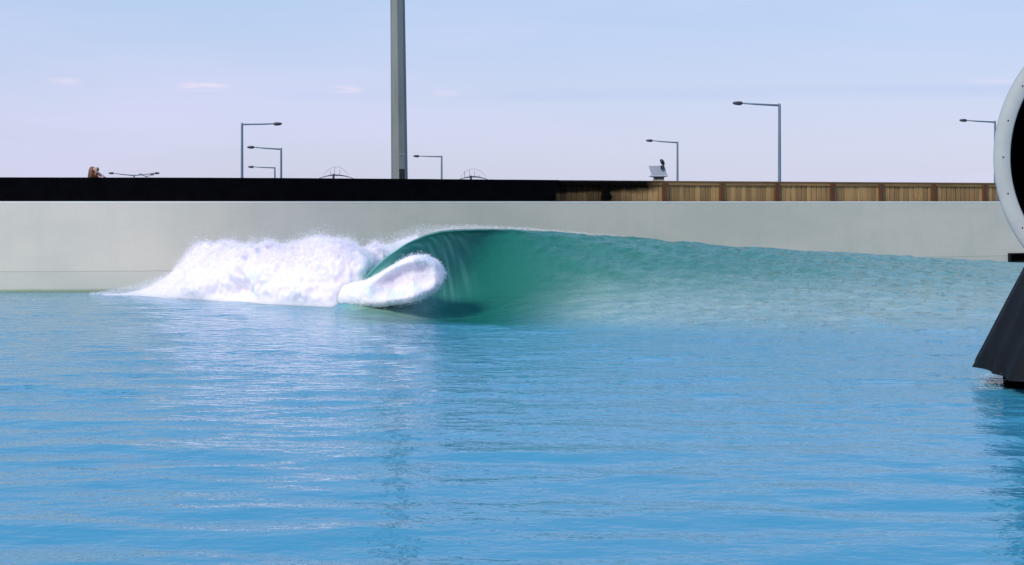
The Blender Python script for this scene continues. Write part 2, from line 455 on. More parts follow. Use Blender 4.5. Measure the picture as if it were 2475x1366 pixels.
def wall_at(s, off=0.0):
    p = np.array([np.interp(s, WS, WL[:, k]) for k in (0, 1)])
    n = np.array([np.interp(s, WS, WN[:, k]) for k in (0, 1)]); n /= np.linalg.norm(n)
    p = p + n * off
    return Vector((p[0], p[1], 0)), Vector((n[1], -n[0], 0)), Vector((n[0], n[1], 0))   # point, along, away
def s_of_px(px, off=0.0):
    pts = WL + WN * off
    return float(np.interp(px, CX + F * pts[:, 0] / pts[:, 1], WS))

def wall_strip(name, off0, off1, z0, z1, mat, parent, s0=None, s1=None, step=0.8):
    s0 = WS[0] if s0 is None else s0; s1 = WS[-1] if s1 is None else s1
    n = max(2, int((s1 - s0) / step)); vs = []; fs = []
    for i in range(n + 1):
        s = s0 + (s1 - s0) * i / n
        a, _, _ = wall_at(s, off0); b_, _, _ = wall_at(s, off1)
        vs += [(a.x, a.y, z0), (a.x, a.y, z1), (b_.x, b_.y, z1), (b_.x, b_.y, z0)]
    for i in range(n):
        for k in range(4):
            k2 = (k + 1) % 4
            fs.append((i * 4 + k, i * 4 + k2, i * 4 + 4 + k2, i * 4 + 4 + k))
    fs += [(3, 2, 1, 0), (n * 4, n * 4 + 1, n * 4 + 2, n * 4 + 3)]
    return mesh_obj(name, vs, fs, mat, parent, False, True)

# ------------------------------------------------------------------ ground, deck, wall
gs = 4000
mesh_obj('ground', [(-gs, -gs, -0.9), (gs, -gs, -0.9), (gs, gs, -0.9), (-gs, gs, -0.9)], [(0, 1, 2, 3)], M['ground'])['kind'] = 'structure'
dv = []; df = []
for i, s in enumerate(np.linspace(WS[0], WS[-1], 60)):
    a, _, n_ = wall_at(s, 0.401); b_ = a + n_ * 70
    dv += [(a.x, a.y, 1.4), (b_.x, b_.y, 1.4), (a.x, a.y, -0.9), (b_.x, b_.y, -0.9)]
for i in range(59):
    k = i * 4
    df += [(k, k + 4, k + 5, k + 1), (k + 1, k + 5, k + 7, k + 3), (k, k + 2, k + 6, k + 4)]
mesh_obj('terrace', dv, df, M['deck'])['kind'] = 'structure'

wall = empty('pool_wall', (0, 40, 0))
tag(wall, 'long pale grey concrete pool wall with green tide line behind the breaking wave', 'wall')
def reparent(o, p):
    o.parent = p; o.matrix_parent_inverse = p.matrix_world.inverted()
bpy.context.view_layer.update()
def smooth_sharp(o, deg=35):
    o.data.polygons.foreach_set('use_smooth', [True] * len(o.data.polygons)); o.data.set_sharp_from_angle(angle=R(deg))
w1 = wall_strip('wall_face', 0.0, 0.40, -0.9, 2.165, M['wall'], None); reparent(w1, wall); smooth_sharp(w1)
w2 = wall_strip('coping', -0.004, 0.42, 2.165, 2.203, M['coping'], None); reparent(w2, wall); smooth_sharp(w2)

# dark opening near the right end of the wall
s0, s1 = s_of_px(2436), s_of_px(2560)
pm, al, aw = wall_at((s0 + s1) / 2)
Yv = float(wall_at(s0)[0].y)
zt_, zb_ = EYE - (612 - HZ) / F * Yv, EYE - (634 - HZ) / F * Yv
op = empty('wall_vent', (pm.x, pm.y, (zt_ + zb_) / 2), math.atan2(al.y, al.x))
tag(op, 'black slot shaped vent low on the pale wall below the white ring', 'vent')
L, Hh = (s1 - s0), zt_ - zb_
mb = MB()
mb.bevel_box((0, -0.03, Hh / 2 - 0.02), (L, 0.09, 0.04)); mb.bevel_box((0, -0.03, -Hh / 2 + 0.02), (L, 0.09, 0.04))
mb.bevel_box((-L / 2 + 0.04, -0.03, 0), (0.08, 0.088, Hh - 0.08)); mb.bevel_box((L / 2 - 0.04, -0.03, 0), (0.08, 0.088, Hh - 0.08))
mb.build('frame', M['tarp'], op)
mb = MB(); mb.box((0, -0.006, 0), (L - 0.16, 0.02, Hh - 0.08)); mb.build('opening', M['void'], op)

# ------------------------------------------------------------------ fence on the wall
FO = 0.62                                   # set back behind the face of the wall
ZT = 2.2 + 0.562
fence = empty('timber_fence', (0, 40, 1.4))
tag(fence, 'brown timber paling fence with dark red posts along the top of the wall', 'fence')
bpy.context.view_layer.update()
posts_px = [1604, 1742, 1875, 2009, 2127, 2253, 2377]
sp = [s_of_px(p, FO) for p in posts_px]
bay = (sp[-1] - sp[0]) / 6
left_s = [sp[0] - bay * k for k in range(1, 16)][::-1]
all_posts = left_s + sp + [sp[-1] + bay]
def fence_piece(name, s, off, z0, z1, w, d, mat, data=None):
    p, al, aw = wall_at(s, off)
    if data is None:
        mb = MB(); mb.bevel_box((0, 0, 0), (w, d, z1 - z0), 0.005)
        o = mb.build(name, mat)
        data = o.data
    else:
        o = bpy.data.objects.new(name, data); col.objects.link(o)
    o.location = (p.x, p.y, (z0 + z1) / 2)
    o.rotation_euler = (0, 0, math.atan2(al.y, al.x))
    reparent(o, fence)
    return o
pd = None
for s in all_posts:
    o = fence_piece('post', s, FO - 0.05, 1.4, ZT - 0.004, 0.135, 0.09, M['post'], pd); pd = o.data
planks = [None, None, None]
nb = 11
sl = s_of_px(1300, FO)
for a, b_ in zip(all_posts[:-1], all_posts[1:]):
    if b_ < sl: continue
    for k in range(nb):
        s = a + (b_ - a) * (k + 0.5) / nb
        if s < sl or s > s_of_px(2404, FO): continue
        j = random.randrange(3)
        w = bay / nb * (0.92, 0.935, 0.905)[j]
        o = fence_piece('plank', s, FO + random.uniform(-0.006, 0.006), 1.45, ZT - 0.06 + (0, -0.004, 0.003)[j], w, 0.022, M['plank'], planks[j])
        planks[j] = o.data
for a, b_ in zip(all_posts[:-1], all_posts[1:]):
    a2 = a; b2 = min(b_, s_of_px(2407, FO))
    if b2 <= a2 + 0.1: continue
    m_ = (a2 + b2) / 2; lg = b2 - a2
    p, al, aw = wall_at(m_, FO - 0.028)
    for nm, zc, hh, dd, ex in (('backing_rail', ZT - 0.33, 0.56, 0.02, 0.066), ('top_rail', ZT - 0.053, 0.10, 0.03, -0.01), ('cap_rail', ZT + 0.012, 0.026, 0.14, 0.02)):
        mb = MB(); mb.bevel_box((0, 0, 0), (lg - 0.004, dd, hh), 0.004)
        o = mb.build(nm, M['post' if nm == 'backing_rail' else 'rail'])
        q = p + aw * ex
        o.location = (q.x, q.y, zc); o.rotation_euler = (0, 0, math.atan2(al.y, al.x)); reparent(o, fence)

# grey boards closing the fence beside the ring
gb = empty('grey_hoarding', (*wall_at(s_of_px(2420, FO), FO)[0].xy, 1.4))
tag(gb, 'weathered grey boards at the right end of the brown fence beside the ring', 'hoarding')
bpy.context.view_layer.update()
sg = s_of_px(2408, FO) + 0.08
gd = None
for k in range(30):
    p, al, aw = wall_at(sg + k * 0.165, FO - 0.01)
    if gd is None:
        mb = MB(); mb.bevel_box((0, 0, 0), (0.16, 0.025, ZT - 0.02 - 1.4), 0.005)
        o = mb.build('board', M['grey_board']); gd = o.data
    else:
        o = bpy.data.objects.new('board', gd); col.objects.link(o)
    o.location = (p.x, p.y, (ZT - 0.02 + 1.4) / 2); o.rotation_euler = (0, 0, math.atan2(al.y, al.x)); reparent(o, gb)

# black cloth hung over the left of the fence, its right end torn and ragged
def cloth_low(px):
    """photograph row where the cloth's lower edge ends"""
    return np.interp(px, [-9e9, 1318, 1322, 1334, 1345], [492, 492, 480, 470, 452])
cpx = np.concatenate([np.arange(-1500, 1300, 40.0), np.arange(1300, 1346, 3.0)])
nr = 10
cv = []; cf = []
for i, p_ in enumerate(cpx):
    s = s_of_px(p_, FO)
    Yp = float(wall_at(s, FO)[0].y)
    zl = EYE - (cloth_low(p_) - HZ) / F * Yp
    if p_ > 1335: zl += 0.035 * mnoise.noise(Vector((p_ * 0.11, 3.3, 0))) + 0.02 * mnoise.noise(Vector((p_ * 0.35, 1.3, 0)))
    ztop = ZT + 0.029 + 0.004 * mnoise.noise(Vector((p_ * 0.02, 0, 5)))
    zl = max(zl, 1.7) if p_ < 1335 else zl
    for k in range(nr + 1):
        f_ = k / nr
        z = ztop + (zl - ztop) * f_
        off = FO - 0.145 + 0.018 * math.sin(p_ * 0.05 + 2 * mnoise.noise(Vector((p_ * 0.01, f_ * 2, 0)))) * f_
        pp, _, _ = wall_at(s, off)
        cv.append((pp.x, pp.y, z))
    pp, _, _ = wall_at(s, FO + 0.10)
    cv.append((pp.x, pp.y, ztop + 0.0005))
W_ = nr + 2
for i in range(len(cpx) - 1):
    for k in range(nr):
        a = i * W_ + k
        cf.append((a, a + 1, a + W_ + 1, a + W_))
    cf.append((i * W_ + nr + 1, i * W_, (i + 1) * W_, (i + 1) * W_ + nr + 1))
cl = mesh_obj('cover_cloth', cv, cf, M['cloth'], smooth=True)
sm = cl.modifiers.new('thickness', 'SOLIDIFY'); sm.thickness = 0.006
tag(cl, 'long black cloth hung over the left fence ending where the brown palings begin', 'cloth')

# ------------------------------------------------------------------ water surface and wave
def cols():
    a = np.arange(-60, 2540, 5.0)
    l = -60 - np.cumsum(np.linspace(6, 40, 44)); r = 2535 + np.cumsum(np.linspace(6, 40, 44))
    return np.concatenate([l[::-1], a, r])
PX = cols(); NC = len(PX)
def cp(pairs, sigma):
    xp = np.array([-3000] + [p[0] for p in pairs] + [6000], float); fp = np.array([pairs[0][1]] + [p[1] for p in pairs] + [pairs[-1][1]], float)
    return smooth_interp(PX, xp, fp, sigma)
def zy(py, Y): return EYE - (py - HZ) / F * Y
WY = wall_Y(PX)
# crest: distance and photograph row
crestY = cp([(-100, 37.5), (700, 35.6), (880, 34.2), (960, 34.5), (1040, 35.2), (1120, 36.2), (1200, 37.2), (1400, 38.6), (1600, 39.8), (1900, 41.6), (2200, 43.4), (2475, 45.0), (3200, 49)], 22)
crest_row = cp([(700, 716), (820, 706), (862, 690), (880, 673), (897, 654), (914, 638), (932, 622), (955, 606), (980, 590), (1005, 577), (1032, 566), (1062, 559), (1100, 555.5), (1150, 554), (1200, 554), (1260, 556), (1330, 561),
                 (1400, 566), (1500, 573), (1600, 579), (1700, 589), (1800, 597), (1900, 603), (2000, 608), (2100, 613), (2200, 620), (2300, 626), (2400, 632), (2475, 636), (2700, 646), (3400, 668)], 8)
crestZ = zy(crest_row, crestY) * np.clip((PX - 800) / 70, 0, 1)
troughY = cp([(-100, 33.5), (300, 33.4), (700, 32.9), (870, 32.4), (1000, 32.9), (1090, 33.3), (1160, 33.0), (1250, 32.2), (1400, 31.0), (1600, 29.6), (1900, 28.2), (2475, 27.5), (3400, 30)], 40)
troughZ = cp([(300, 0), (750, -0.05), (950, -0.16), (1090, -0.24), (1180, -0.26), (1300, -0.20), (1500, -0.12), (1800, -0.05), (2100, 0.0)], 60)
c_lip = np.zeros(NC)
hollow = cp([(790, 0), (850, 0.75), (950, 0.7), (1030, 0.9), (1060, 0.9), (1110, 0.72), (1190, 0.42), (1330, 0.2), (1480, 0.1), (1700, 0)], 30)
tip_row = cp([(700, 724), (870, 694), (900, 668), (940, 644), (980, 630), (1020, 627), (1050, 640), (1075, 652), (1090, 640), (1110, 615), (1140, 585), (1180, 562), (1230, 557), (1300, 561)], 9)
tipZ = zy(tip_row, crestY - 0.5)
L_ = crestY - troughY; H_ = crestZ - troughZ
def lerp(a, b, t): return a + (b - a) * t
TH = 0.07
ctrl = []                                        # (Y, Z) control points per column
ctrl.append((troughY - 2.4, np.minimum(0, troughZ * 0.35)))
ctrl.append((troughY - 0.9, troughZ * 0.85))
ctrl.append((troughY, troughZ))
# gentle S-shaped shoulder, and hollow barrel wall
g = [(0.30, 0.075), (0.52, 0.30), (0.72, 0.62), (0.88, 0.88), (0.95, 0.965), (0.985, 0.994)]
h_ = [(0.70, 0.085), (1.0, 0.32), (1.06, 0.62), (1.045, 0.86), (1.01, 0.965), (0.985, 0.994)]
for k in range(5):
    y = troughY + L_ * lerp(g[k][0], h_[k][0], hollow); z = troughZ + H_ * lerp(g[k][1], h_[k][1], hollow)
    ctrl.append((y, z))
tipY = crestY - 0.02 - 0.62 * c_lip
ctrl.append((lerp(troughY + 0.975 * L_, tipY + 0.16, c_lip), lerp(troughZ + H_ * 0.985, np.minimum(crestZ - TH, lerp(crestZ, tipZ, 0.55)), c_lip)))
ctrl.append((tipY, lerp(crestZ - 0.002 * H_, tipZ, c_lip)))
ctrl.append((lerp(crestY - 0.008, tipY - 0.03, c_lip), lerp(crestZ, lerp(crestZ, tipZ, 0.42), c_lip)))
ctrl.append((crestY + 0.0 - 0.25 * c_lip, crestZ - 0.0 * c_lip))
ctrl.append((crestY + 0.5, crestZ - 0.05 * H_))
back = np.maximum(WY - crestY, 2.0)
bz = crestZ * 0.18
ctrl.append((crestY + back * 0.35, crestZ - 0.38 * (crestZ - bz)))
ctrl.append((crestY + back * 0.7, lerp(crestZ, bz, 0.85)))
ctrl.append((np.full(NC, 0) + WY + 0.15, bz))
nseg = [22, 18, 42, 40, 36, 30, 22, 14, 10, 8, 6, 6, 10, 10, 8]
CY = np.stack([c_[0] for c_ in ctrl]); CZ = np.stack([c_[1] for c_ in ctrl])
rows = []
npt = len(ctrl)
seg_t = []
for i in range(npt - 1):
    P = [np.stack([CY[j], CZ[j]]) for j in (max(i - 1, 0), i, i + 1, min(i + 2, npt - 1))]
    # centripetal style tangents limited by segment length
    d01 = np.sqrt(((P[1] - P[0]) ** 2).sum(0)) + 1e-4; d12 = np.sqrt(((P[2] - P[1]) ** 2).sum(0)) + 1e-4; d23 = np.sqrt(((P[3] - P[2]) ** 2).sum(0)) + 1e-4
    def tang(A, B, C, da, db):
        return ((B - A) / da * db + (C - B) / db * da) / (da + db)
    m1 = tang(P[0], P[1], P[2], d01, d12) * d12 if i > 0 else (P[2] - P[1])
    m2 = tang(P[1], P[2], P[3], d12, d23) * d12 if i < npt - 2 else (P[2] - P[1])
    for k in range(nseg[i]):
        t = k / nseg[i]
        h00 = 2 * t**3 - 3 * t**2 + 1; h10 = t**3 - 2 * t**2 + t; h01 = -2 * t**3 + 3 * t**2; h11 = t**3 - t**2
        rows.append(h00 * P[1] + h10 * m1 + h01 * P[2] + h11 * m2)
        seg_t.append(i + t)
rows.append(np.stack([CY[-1], CZ[-1]])); seg_t.append(npt - 1)
wave_rows = np.array(rows); seg_t = np.array(seg_t)       # (n,2,NC)
nflat = 620
f0 = 5.0
tt = np.linspace(0, 1, nflat, endpoint=False)
Yend = CY[0]
flatY = 1 / (1 / f0 + (1 / Yend[None, :] - 1 / f0) * tt[:, None])       # finer close to the camera
flatZ = CZ[0][None, :] * np.clip((tt[:, None] - 0.8) / 0.2, 0, 1) ** 2
YY = np.concatenate([flatY, wave_rows[:, 0, :]]); ZZ = np.concatenate([flatZ, wave_rows[:, 1, :]])
segs = np.concatenate([np.full(nflat, -1.0), seg_t])[:, None] * np.ones((1, NC))
NR = YY.shape[0]
XX = (PX[None, :] - CX) / F * YY
px_g = np.broadcast_to(PX[None, :], (NR, NC))
def sstep(x, a, b):
    t = np.clip((x - a) / (b - a), 0, 1); return t * t * (3 - 2 * t)
# ripples: a sum of short waves running mostly towards the camera
DYG = np.abs(np.gradient(YY, axis=0))
DYE = np.where(np.broadcast_to((PX[None, :] > 900), YY.shape) & (segs > 0), np.maximum(DYG, 0.03), np.maximum(DYG, YY ** 2 * 1.6e-4))
def ripple(X, Y, lam_lo, lam_hi, n, slope, spread, seed, mean=0.0):
    r = np.random.default_rng(seed); z = np.zeros_like(X)
    for _ in range(n):
        lam = math.exp(r.uniform(math.log(lam_lo), math.log(lam_hi)))
        th = r.normal(mean, spread); k = 2 * math.pi / lam
        fade = np.clip(lam / (DYE * 3.5) - 0.6, 0, 1)
        z += fade * slope / k * math.sqrt(2.0 / n) * np.sin(k * (math.sin(th) * X + math.cos(th) * Y) + r.uniform(0, 6.28))
    return z
near = 0.55 + 0.75 * np.clip((YY - 12) / 16, 0, 1)                # the water is rougher close to the wave
calm_mod = 0.75 + 0.35 * np.sin(0.35 * XX + 0.6) * np.sin(0.21 * YY + 1) 
rip = ripple(XX, YY, 0.16, 0.45, 40, 0.034, 0.5, 1) * calm_mod * near + ripple(XX, YY, 0.5, 2.0, 30, 0.046, 0.40, 2)
heapmask = np.clip((ZZ - 0.02) / 0.5, 0, 1)
face = (segs >= 1) & (segs <= 9)
shoulder = np.clip((XX / YY * F + CX - 1110) / 330, 0, 1)
chop_w = sstep(px_g, 800, 1020) * np.clip((segs - 0.6) / 2.0, 0, 1) * np.clip((12.5 - segs) / 1.0, 0, 1)
rip = rip * (1 - 0.55 * chop_w * (1 - shoulder))
rip += chop_w * (0.16 + 0.84 * shoulder) * (ripple(XX, YY + 1.0 * ZZ, 0.22, 0.55, 60, 0.15, 0.45, 5, -0.85) + ripple(XX, YY, 0.6, 1.6, 20, 0.035, 0.6, 6))
lipzone = (segs >= 7.5) & (segs <= 12) & (c_lip[None, :] > 0.05)
rip[lipzone] *= 0.35
edge = np.clip((segs - 10.2), -3, 3)
ZZ = ZZ + rip
V = np.stack([XX, YY, ZZ], -1).reshape(-1, 3)
# ragged little lumps along the crest
idx = np.arange(NR * NC).reshape(NR, NC)
Q = np.stack([idx[:-1, :-1], idx[:-1, 1:], idx[1:, 1:], idx[1:, :-1]], -1)
def vnormals(V, Q):
    A = V[Q[:, 1]] - V[Q[:, 3]]; B = V[Q[:, 2]] - V[Q[:, 0]]
    fn = np.cross(B, A); fn *= -1
    n = np.zeros_like(V)
    for k in range(4): np.add.at(n, Q[:, k], fn)
    return n / (np.linalg.norm(n, axis=1)[:, None] + 1e-12)
Qf = Q.reshape(-1, 4)
NV = vnormals(V, Qf)
if NV[idx[20, NC // 2], 2] < 0:
    Qf = Qf[:, ::-1].copy(); Q = Q[..., ::-1].copy(); NV = -NV
qf = (YY - troughY) / L_                                   # 0 at the trough, 1 under the crest
after = segs > 7
qf = np.where(after, 1.0, qf)
heap = sstep(qf, -0.05, 0.6) * (1 - 0.2 * sstep(px_g, 1700, 2450)) * (1 - 0.2 * sstep(qf, 0.8, 1.0) * sstep(px_g, 1500, 2000))
heap = np.maximum(heap, sstep(qf, -0.55, 0.25) * hollow[None, :] * (1 - 0.75 * (1 - sstep(px_g, 985, 1075)) * (1 - sstep(qf, 0.8, 0.98))))
heap *= np.clip((px_g - 820) / 60, 0, 1) * np.clip(segs + 1, 0, 1)
heap = np.maximum(heap, 0.0)
thin = sstep(segs, 3.6, 8.0) * np.clip((12.8 - segs) / 0.8, 0, 1) * (1 - sstep(px_g, 960, 1180)) * np.clip((px_g - 820) / 40, 0, 1)
thin = np.maximum(thin, 0.6 * sstep(segs, 3.0, 4.5) * (1 - sstep(px_g, 1060, 1170)) * np.clip((px_g - 820) / 40, 0, 1) * np.clip((12.8 - segs) / 0.8, 0, 1))
st = 0.5 + 0.5 * np.sin(0.26 * (px_g + 7 * np.clip(segs - 3, 0, 9) ** 1.6) + 2.2 * np.sin(px_g * 0.047)) * np.cos(px_g * 0.083 + 1.1)
foam_a = np.exp(-((segs - 11.2) / 0.35) ** 2) * np.clip((px_g - 1000) / 80, 0, 1) * np.clip((1900 - px_g) / 700, 0, 1) * 0.62
foam_a = np.maximum(foam_a, np.clip((1010 - px_g) / 130, 0, 1) * np.clip((segs - 8.5) / 2, 0, 1) * 0.45)
chop_a = chop_w * (0.12 + 0.88 * shoulder)
calm_a = (1 - chop_w * 0.7) * (0.75 + 1.15 * np.clip((YY - 13) / 14, 0, 1))
refl_tint = sstep(qf, -0.22, 0.28) * (1 - 0.85 * sstep(qf, 0.38, 0.8) * (1 - 0.5 * sstep(px_g, 1700, 2400))) * sstep(px_g, 1130, 1480) * 0.95
refl_tint = np.maximum(refl_tint, sstep(qf, -1.6, -0.2) * (1 - sstep(qf, 0.8, 0.98)) * sstep(px_g, 700, 950) * (1 - sstep(px_g, 985, 1075)) * 0.9)
refl_tint = np.where(segs > 9, refl_tint * 0.5, refl_tint)
hollow_shade = sstep(px_g, 1050, 1110) * (1 - sstep(px_g, 1150, 1480)) * sstep(qf, -0.12, 0.2) * (1 - 0.55 * sstep(qf, 0.55, 0.98)) * 0.95
tail = (1 - sstep(px_g, 905, 1050)) * sstep(segs, 3.5, 6.5) * np.clip((12.8 - segs) / 0.8, 0, 1) * np.clip((px_g - 820) / 40, 0, 1)
st = np.maximum(st, tail)  # full tint lightens the shaded tail of the lip
attrs = dict(refl_tint=refl_tint, hollow_shade=hollow_shade, heap=heap, lip=thin, streak=st, foam=foam_a, chop=chop_a, calm=calm_a)
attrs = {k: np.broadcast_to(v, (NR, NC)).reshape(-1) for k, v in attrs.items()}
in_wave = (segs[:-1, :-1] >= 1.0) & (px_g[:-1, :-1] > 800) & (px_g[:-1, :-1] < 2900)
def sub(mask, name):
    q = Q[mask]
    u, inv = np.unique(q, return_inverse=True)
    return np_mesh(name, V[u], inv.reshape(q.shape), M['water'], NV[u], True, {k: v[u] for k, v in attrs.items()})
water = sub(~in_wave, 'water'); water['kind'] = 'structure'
# rest of the pool around the camera, stretched far out for the wave's reflections
ex = mesh_obj('outer_water', [(-500, -500, -0.5), (500, -500, -0.5), (500, 62, -0.5), (-500, 62, -0.5)], [(0, 1, 2, 3)], M['water'])
for an, av in (('calm', 1.0),):
    at = ex.data.attributes.new(an, 'FLOAT', 'POINT'); at.data.foreach_set('value', [av] * 4)
ex['kind'] = 'structure'

wave = empty('breaking_wave', (1.0, 36, 0))
tag(wave, 'green barrelling wave with curling lip and white foam breaking along the wall', 'wave')
bpy.context.view_layer.update()
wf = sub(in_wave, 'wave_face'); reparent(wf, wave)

# ------------------------------------------------------------------ whitewater
def fbm(p, scale, octs, seed=0.0):
    return mnoise.fractal(Vector((p[0] * scale + seed, p[1] * scale, p[2] * scale)), 1.0, 2.1, octs)
def lump(Vg, Ng, amp_arr, seed):
    out = Vg.copy()
    for i in range(len(Vg)):
        p = Vg[i]
        d = 0.66 * fbm(p, 0.9, 3, seed) + 0.10 * fbm(p, 3.0, 3, seed + 9) + 0.15 * fbm(p, 9.0, 5, seed + 21)
        out[i] = p + Ng[i] * (d * amp_arr[i])
    return out
def dome(name, px0, px1, step, base, top, front_shift, depth, seed, amp, nrow=96):
    P = np.arange(px0, px1 + 0.1, step); n = len(P)
    xb, yb = zip(*base); xt, yt = zip(*top)
    rb = np.interp(P, xb, yb); rt = np.interp(P, xt, yt)
    k = np.exp(-0.5 * (np.arange(-12, 13) / 4.0) ** 2); k /= k.sum()
    rb = np.convolve(np.pad(rb, 12, mode='edge'), k, 'valid'); rt = np.convolve(np.pad(rt, 12, mode='edge'), k, 'valid')
    Yb = EYE * F / (rb - HZ) + np.interp(P, *zip(*front_shift))
    dep = np.interp(P, *zip(*depth))
    Yt = Yb + dep * 0.55
    zt = zy(rt, Yt)
    Vg = np.zeros((nrow, n, 3)); 
    for j in range(nrow):
        th = math.pi * j / (nrow - 1)
        cy = -math.copysign(abs(math.cos(th)) ** 0.75, math.cos(th)); sz = max(0, math.sin(th)) ** 0.85
        y = Yt + dep * 0.55 * cy
        z = -0.12 + (zt + 0.12) * sz
        Vg[j, :, 1] = y; Vg[j, :, 2] = z; Vg[j, :, 0] = (P - CX) / F * y
    id_ = np.arange(nrow * n).reshape(nrow, n)
    q = np.stack([id_[:-1, :-1], id_[:-1, 1:], id_[1:, 1:], id_[1:, :-1]], -1).reshape(-1, 4)
    v = Vg.reshape(-1, 3); nv = vnormals(v, q)
    if nv[id_[nrow // 3, n // 2], 1] > 0: q = q[:, ::-1]; nv = -nv
    hgt = np.broadcast_to(np.clip(zt, 0.05, 1.2)[None, :], (nrow, n)).reshape(-1)
    edgef = np.clip((v[:, 2] + 0.02) / 0.25, 0.12, 1)
    v2 = lump(v, nv, amp * hgt * edgef, seed)
    o = np_mesh(name, v2, q, M['foam'])
    return o, v2, nv, id_
foamA, vA, nA, iA = dome('whitewater', 236, 1010, 2.5,
    [(236, 712), (350, 717), (500, 726), (650, 735), (800, 742), (870, 742), (1010, 735)],
    [(236, 712), (300, 710), (350, 699), (400, 672), (440, 642), (475, 614), (510, 596), (600, 596), (700, 598), (780, 592), (860, 596), (920, 594), (960, 592), (1010, 588)],
    [(236, 0.0), (870, 0.05), (930, 0.5), (1010, 1.7)],
    [(236, 0.3), (350, 1.4), (500, 2.4), (980, 2.4)], 3.0, 0.30)
reparent(foamA, wave)

# the rolling end of the whitewater under the lip: a closed lumpy spindle
def spindle(name, px0, px1, step, top, bot, Yc, dep, seed, amp, nrow=170):
    P = np.arange(px0, px1 + 0.1, step); n = len(P)
    rt = np.interp(P, *zip(*top)); rb = np.interp(P, *zip(*bot))
    k = np.exp(-0.5 * (np.arange(-9, 10) / 3.0) ** 2); k /= k.sum()
    mid = (rt + rb) / 2; half = (rb - rt) / 2
    half = np.convolve(np.pad(half, 9, mode='edge'), k, 'valid') if False else half
    Y0 = np.interp(P, *zip(*Yc)); dp = np.interp(P, *zip(*dep))
    zt = zy(rt, Y0); zb = zy(rb, Y0)
    Vg = np.zeros((nrow, n, 3))
    for j in range(nrow):
        th = 2 * math.pi * j / nrow
        y = Y0 + dp * math.cos(th); z = (zt + zb) / 2 + (zt - zb) / 2 * math.sin(th)
        if math.cos(th) < 0:                       # the mouth of the roll is hollowed out behind its rim
            u = (P - 978) / 78; v_ = math.sin(th) - 0.12
            y = y + 0.85 * dp * abs(math.cos(th)) ** 0.5 * np.exp(-(u * u) ** 1.5 * 0.9 - (v_ * v_) ** 1.5 / 0.22)
        Vg[j, :, 1] = y; Vg[j, :, 2] = z; Vg[j, :, 0] = (P - CX) / F * y
    id_ = np.arange(nrow * n).reshape(nrow, n)
    nx = np.roll(id_, -1, 0)
    q = np.stack([id_[:, :-1], id_[:, 1:], nx[:, 1:], nx[:, :-1]], -1).reshape(-1, 4)
    v = Vg.reshape(-1, 3); nv = vnormals(v, q)
    c_ = v[id_[0]].mean(0)
    if nv[id_[nrow // 2, n // 2], 1] > 0: q = q[:, ::-1]; nv = -nv
    hgt = np.broadcast_to(np.clip((zt - zb) / 2, 0.02, 0.6)[None, :], (nrow, n)).reshape(-1)
    v2 = lump(v, nv, amp * hgt, seed)
    return np_mesh(name, v2, q, M['foam_shade']), v2, nv, id_
def ell(px):        # upper / lower outline of the white oval
    top = [(470, 716), (520, 676), (600, 680), (700, 690), (780, 690), (840, 684), (885, 675), (910, 660), (935, 644), (962, 630), (990, 619), (1015, 615), (1035, 617), (1052, 626), (1064, 637), (1072, 648), (1077, 660)]
    bot = [(470, 724), (520, 729), (600, 733), (700, 740), (800, 744), (900, 745), (950, 741), (990, 735), (1020, 726), (1045, 713), (1060, 699), (1070, 683), (1077, 664)]
    return top, bot
tp, bt = ell(0)
foamB, vB, nB, iB = spindle('foam_roll', 470, 1077, 1.0, tp, bt,
    [(470, 38.0), (600, 36.6), (700, 36.0), (790, 35.35), (850, 34.62), (890, 34.15), (930, 33.95), (1000, 33.8), (1077, 34.05)], [(470, 0.05), (560, 0.2), (680, 0.3), (790, 0.42), (850, 0.55), (900, 0.6), (1000, 0.6), (1050, 0.45), (1070, 0.22), (1077, 0.03)], 12.0, 0.26)
reparent(foamB, wave)

# flying spray: thousands of separate drops over the foam and off the crest
def expo(scale, n, cap):
    """exponential throw without far stragglers"""
    x = rng.exponential(scale, n)
    return np.where(x > cap * scale, rng.uniform(0, cap * scale, n), x)
def drops(points, sizes):
    T = np.array([(1, 1, 1), (1, -1, -1), (-1, 1, -1), (-1, -1, 1)], float) * 0.6
    n = len(points)
    rot = rng.normal(size=(n, 3, 3)); rot, _ = np.linalg.qr(rot)
    Vv = points[:, None, :] + np.einsum('nij,kj->nki', rot, T) * sizes[:, None, None]
    Qq = (np.arange(n) * 4)[:, None, None] + np.array([(0, 1, 2), (0, 2, 3), (0, 3, 1), (1, 3, 2)])[None]
    return Vv.reshape(-1, 3), Qq.reshape(-1, 3)
pts = []; szs = []
def scatter(v, nv, ids, n, reach, up, sz, zpow=1.5):
    cand = ids.reshape(-1)
    w = np.clip(v[cand, 2], 0, None) ** zpow; w /= w.sum()
    k = rng.choice(cand, n, p=w)
    d = expo(reach, n, 3.2)[:, None]
    clus = np.array([max(0.05, mnoise.noise(Vector(v[i] * 2.3)) + 0.45) for i in k])[:, None]
    p = v[k] + nv[k] * d * clus + rng.normal(0, 0.02, (n, 3)) + np.array([0, 0, 1]) * (expo(up, n, 3.0)[:, None] * clus)
    pts.append(p); szs.append(rng.uniform(*sz, n))
scatter(vA, nA, iA[22:66], 40000, 0.045, 0.03, (0.004, 0.010), 1.0)
scatter(vA, nA, iA[18:60], 36000, 0.07, 0.05, (0.003, 0.009))
scatter(vA, nA, iA[25:60], 12000, 0.12, 0.14, (0.003, 0.009))
scatter(vB, nB, iB, 14000, 0.026, 0.008, (0.003, 0.010), 0.3)
